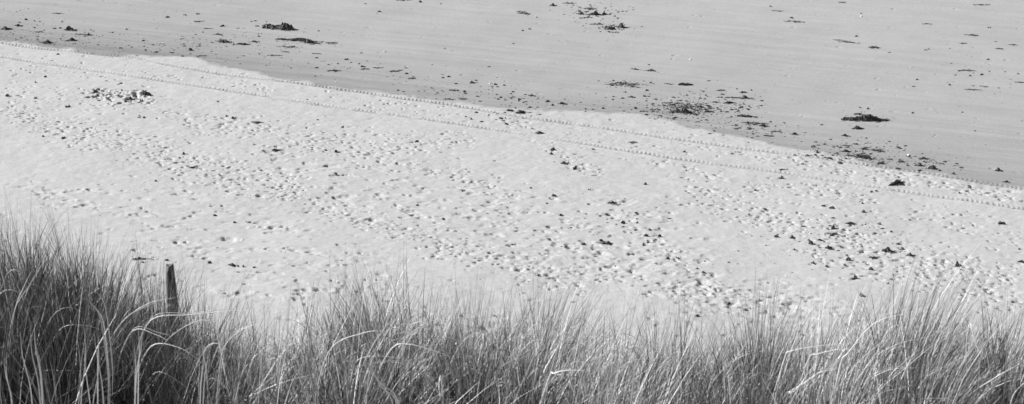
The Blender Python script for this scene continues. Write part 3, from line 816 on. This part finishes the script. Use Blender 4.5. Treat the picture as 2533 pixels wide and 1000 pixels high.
def place_weed(i, u, v, w, h, kind, slope, label, group, mesh_pool=None):
    s = px_scale(v); L = max(w, 6) / s
    hm = h / s
    Hh = min(0.78 * hm + 0.015, 0.34) if kind in 'cg' else min(0.25 * hm + 0.008, 0.06)
    Hh = min(Hh, 0.5 * L)
    Wd = max(0.06, (hm - 0.75 * Hh) / 0.31)
    if kind in 'cg': Wd = min(Wd, max(0.75 * L, 0.12))
    sg = math.atan(-slope / 0.31)
    # the foot of the clump sits near the lower edge of its outline
    x, y, z = ground_at(u, v + (h * 0.5 - Wd * 0.5 * 0.31 * s) * 0.6)
    Lg = L / max(0.6, math.cos(sg)) if kind in 'tgc' else L
    if mesh_pool is None:
        me = weed_mesh(Lg, Wd, Hh, 100 + i, kind, sg); scl = (1, 1, 1)
    else:
        me, (ml, mw, mh) = mesh_pool[i % len(mesh_pool)]; scl = (L / ml, Wd / mw, Hh / mh)
    o = bpy.data.objects.new('seaweed_clump' if w >= 18 else 'seaweed_scrap', me); COL.objects.link(o)
    o.location = (x, y, z - 0.012 + (0.012 if is_dry(u, v) else 0)); o.scale = scl
    if mesh_pool is not None: o.rotation_euler = (random.uniform(-.3, .3), random.uniform(-.35, .35), random.uniform(-0.7, 0.7))
    tag(o, label, 'seaweed', group)
    return o

def is_dry(u, v):
    return v > np.interp(u, [p[0] for p in EDGE], [p[1] for p in EDGE]) + 4

for i, (u, v, w, h, kd, sl, short, lab) in enumerate(MARK):
    place_weed(i, u, v, w, h, kd, sl, lab, G_DRY if is_dry(u, v) else G_WET)
# small scraps are named from the landmark nearest to them
ORD = ['', 'second', 'third', 'fourth', 'fifth', 'sixth', 'seventh', 'eighth', 'ninth', 'tenth', 'eleventh', 'twelfth', 'thirteenth', 'fourteenth']
DIRS = ['right of', 'above-right of', 'above', 'above-left of', 'left of', 'below-left of', 'below', 'below-right of']
recs = []
for sline in SMALL:
    u, v, w, h = (float(t) for t in sline.split(','))
    best = min((m for m in MARK if m[6]), key=lambda m: math.hypot(m[0] - u, (m[1] - v) * 1.6))
    d = math.hypot(best[0] - u, best[1] - v)
    an = math.atan2(best[1] - v, (u - best[0]))
    sec = DIRS[int(round(an / (math.pi / 4))) % 8]
    recs.append([u, v, w, h, best[6], sec, d])
cnt = {}
for r in sorted(recs, key=lambda r: r[6]):
    k = (r[4], r[5]); r.append(cnt.get(k, 0)); cnt[k] = r[-1] + 1
pool = []
def scrap_mesh(seed):
    """a torn clod of weed: a few overlapping lumps of unequal size with a frond or two lying beside them"""
    rg = random.Random(seed); b = MB()
    for k in range(rg.randint(2, 5)):
        q = rg.uniform(0.02, 0.055)
        b.lump((rg.uniform(-.05, .05), rg.uniform(-.04, .04), 0.0), (q * rg.uniform(.8, 1.5), q * rg.uniform(.6, 1.1), rg.uniform(.03, .07)), rg, 9, 5, rg.uniform(-1.2, 1.2))
    for k in range(rg.randint(0, 3)):
        th = rg.uniform(0, 6.28); x, y = rg.uniform(-.03, .03), rg.uniform(-.03, .03); pts = []
        for j in range(6):
            pts.append((x, y, 0.012 + 0.01 * rg.random())); x += math.cos(th) * .018; y += math.sin(th) * .018; th += rg.gauss(0, .4)
        b.strand(pts, rg.uniform(0.005, 0.009), rg)
    me = b.mesh('seaweed_scrap'); me.materials.append(M_WEED)
    return me
for k in range(30): pool.append((scrap_mesh(900 + k), (0.17, 0.13, 0.065)))
for i, r in enumerate(recs):
    u, v, w, h, ref, sec, d, rank = r
    dry_ = is_dry(u, v)
    shape = 'streak' if w > 3.2 * h else ('clump' if w >= 13 else 'speck')
    rk = (ORD[rank] + ' nearest ' if rank else ('nearest ' if cnt[(ref, sec)] > 1 else ''))
    lab = f"dark weed {shape} on {'dry' if dry_ else 'damp'} sand, {rk}{sec} {ref}"
    kd = 't' if w > 3.2 * h else 'c'
    if w >= 15: place_weed(300 + i, u, v, w, h, kd, 0.05, lab, G_DRY if dry_ else G_WET)
    else:
        kk = 1.15 if (dry_ and w >= 11 and u > 1850) else 0.92
        place_weed(i, u, v, w * kk, h * kk, 'c', 0, lab, G_DRY if dry_ else G_WET, pool)

# crumbs nobody could count
rg = random.Random(5); b = MB()
def crumb(u, v, q):
    x, y, z = ground_at(u, v)
    b.lump((x, y, z - 0.003), (q * rg.uniform(1, 2.2), q * rg.uniform(.8, 1.6), q * rg.uniform(.4, .9)), rg, 6, 3, rg.uniform(-.6, .6))
for (u, v, sx, sy, n) in [(60,70,110,40,90),(180,90,120,25,60),(480,110,150,30,110),(650,100,150,45,120),(830,165,150,20,50),(1000,190,160,25,60),(1130,230,150,22,90),
                          (1300,250,140,18,80),(1545,208,60,12,60),(1680,270,110,30,260),(1800,265,80,35,110),(1870,320,110,18,90),(2120,375,120,24,300),(2280,405,90,16,130),(1690,262,140,34,240),(120,95,140,16,90),(330,120,160,14,70),
                          (1470,30,70,22,150),(1512,68,50,12,90),(300,238,90,24,70),(1270,285,70,22,70),(2050,590,200,60,120),(1560,560,180,60,60),(2140,290,60,12,30),(2430,180,120,60,60)]:
    for k in range(n):
        crumb(u + rg.gauss(0, 0.6) * sx, v + rg.gauss(0, 0.6) * sy, rg.uniform(0.008, 0.024) if rg.random() < 0.85 else rg.uniform(0.025, 0.045))
for k in range(900):
    u = rg.uniform(-200, 2700); v = rg.uniform(-10, 720)
    crumb(u, v, rg.uniform(0.006, 0.016))
me = b.mesh('seaweed_crumbs'); me.materials.append(M_WEED)
o = bpy.data.objects.new('seaweed_crumbs', me); COL.objects.link(o)
tag(o, 'tiny dark seaweed crumbs strewn over the sand', 'seaweed crumbs', None, 'stuff')

# shells
def shell_mesh():
    v, f = [], []
    n, m = 14, 6
    for j in range(m + 1):
        for i in range(n + 1):
            a = math.pi * (0.08 + 0.84 * i / n); r = j / m
            rib = 1 + 0.05 * (i % 2)
            v.append((math.cos(a) * r * 0.05 * rib, math.sin(a) * r * 0.045 * rib - 0.02, 0.028 * math.sqrt(max(0, 1 - (r * 0.98) ** 2)) * rib))
    for j in range(m):
        for i in range(n):
            a = j * (n + 1) + i; f.append((a, a + n + 1, a + n + 2, a + 1))
    me = bpy.data.meshes.new('shell'); me.from_pydata(v, [], f); me.update(); me.materials.append(M_SHELL)
    for p in me.polygons: p.use_smooth = True
    return me
sm = shell_mesh()
for (u, v, k, lab) in [(402,109,1.5,'white shell on damp sand above the upper tyre track, left part'),
                       (832,204,1.0,'small white shell close to the track right of the lone lens'),
                       (1708,148,1.2,'pale shell alone on smooth damp sand above the rounded clump'),
                       (2129,41,1.2,'white shell under a dark speck near the top right'),
                       (2254,167,0.9,'little pale shell left of the far thin seaweed strip'),
                       (951,128,1.0,'tiny white shell on bare damp sand near the scatter strip'),
                       (1212,207,1.0,'tiny white shell right of the bean-shaped lump'),
                       (2247,384,1.3,'white shell just above the clod beside the winged one')]:
    x, y, z = ground_at(u, v)
    o = bpy.data.objects.new('shell', sm); COL.objects.link(o); o.location = (x, y, z - 0.002); o.scale = (k, k, k)
    o.rotation_euler = (0.2, 0, random.uniform(0, 6)); tag(o, lab, 'shell', 'white shells on the beach')
b2 = MB(); rg = random.Random(9)
for (u, v, sx, sy, n) in [(1225,195,40,12,26),(1150,150,200,40,20),(2100,150,500,140,50),(600,120,500,50,30),(1560,110,30,30,14),(1690,272,80,25,24)]:
    for k in range(n):
        x, y, z = ground_at(u + rg.gauss(0, .6) * sx, v + rg.gauss(0, .6) * sy); q = rg.uniform(.006, .016)
        b2.lump((x, y, z - 0.002), (q * 1.4, q, q * .6), rg, 6, 3, rg.uniform(0, 3))
me = b2.mesh('shell_grit'); me.materials.append(M_SHELL)
o = bpy.data.objects.new('shell_grit', me); COL.objects.link(o)
tag(o, 'tiny white broken shell bits scattered on the damp sand', 'shell grit', None, 'stuff')

# ------------------------------------------------------------------ light, sky, camera
SUN_EL, SUN_AZ = math.radians(31), math.radians(-72)        # azimuth from +Y, negative = left
sd = (math.sin(SUN_AZ) * math.cos(SUN_EL), math.cos(SUN_AZ) * math.cos(SUN_EL), math.sin(SUN_EL))
from mathutils import Vector
sl = bpy.data.lights.new('sun', 'SUN'); sl.energy = 4.2; sl.angle = math.radians(0.55)
so = bpy.data.objects.new('sun', sl); COL.objects.link(so)
so.rotation_euler = Vector(sd).to_track_quat('Z', 'Y').to_euler(); so.location = (-30, 30, 40)
w = bpy.data.worlds.new('World'); scene.world = w; w.use_nodes = True
nt = w.node_tree; bg = nt.nodes['Background']; bg.inputs['Strength'].default_value = 0.05
sky = nt.nodes.new('ShaderNodeTexSky'); sky.sky_type = 'NISHITA'; sky.sun_disc = False
sky.sun_elevation = SUN_EL; sky.sun_rotation = SUN_AZ
bw = nt.nodes.new('ShaderNodeRGBToBW')                       # the photograph is black and white
nt.links.new(sky.outputs[0], bw.inputs[0]); nt.links.new(bw.outputs[0], bg.inputs['Color'])

cam = bpy.data.cameras.new('camera'); co = bpy.data.objects.new('camera', cam); COL.objects.link(co)
co.location = (0, 0, H); co.rotation_euler = (math.pi / 2 - P, 0, 0)
cam.sensor_width = 36; cam.lens = FPX / IW * 36; cam.clip_start = 0.1; cam.clip_end = 6000
cam.dof.use_dof = True; cam.dof.focus_distance = 48; cam.dof.aperture_fstop = 10.0
scene.camera = co
scene.render.engine = 'CYCLES'
vs = scene.view_settings
vs.view_transform = 'Standard'; vs.look = 'None'; vs.gamma = 1; vs.use_curve_mapping = False
vs.exposure = 1.05
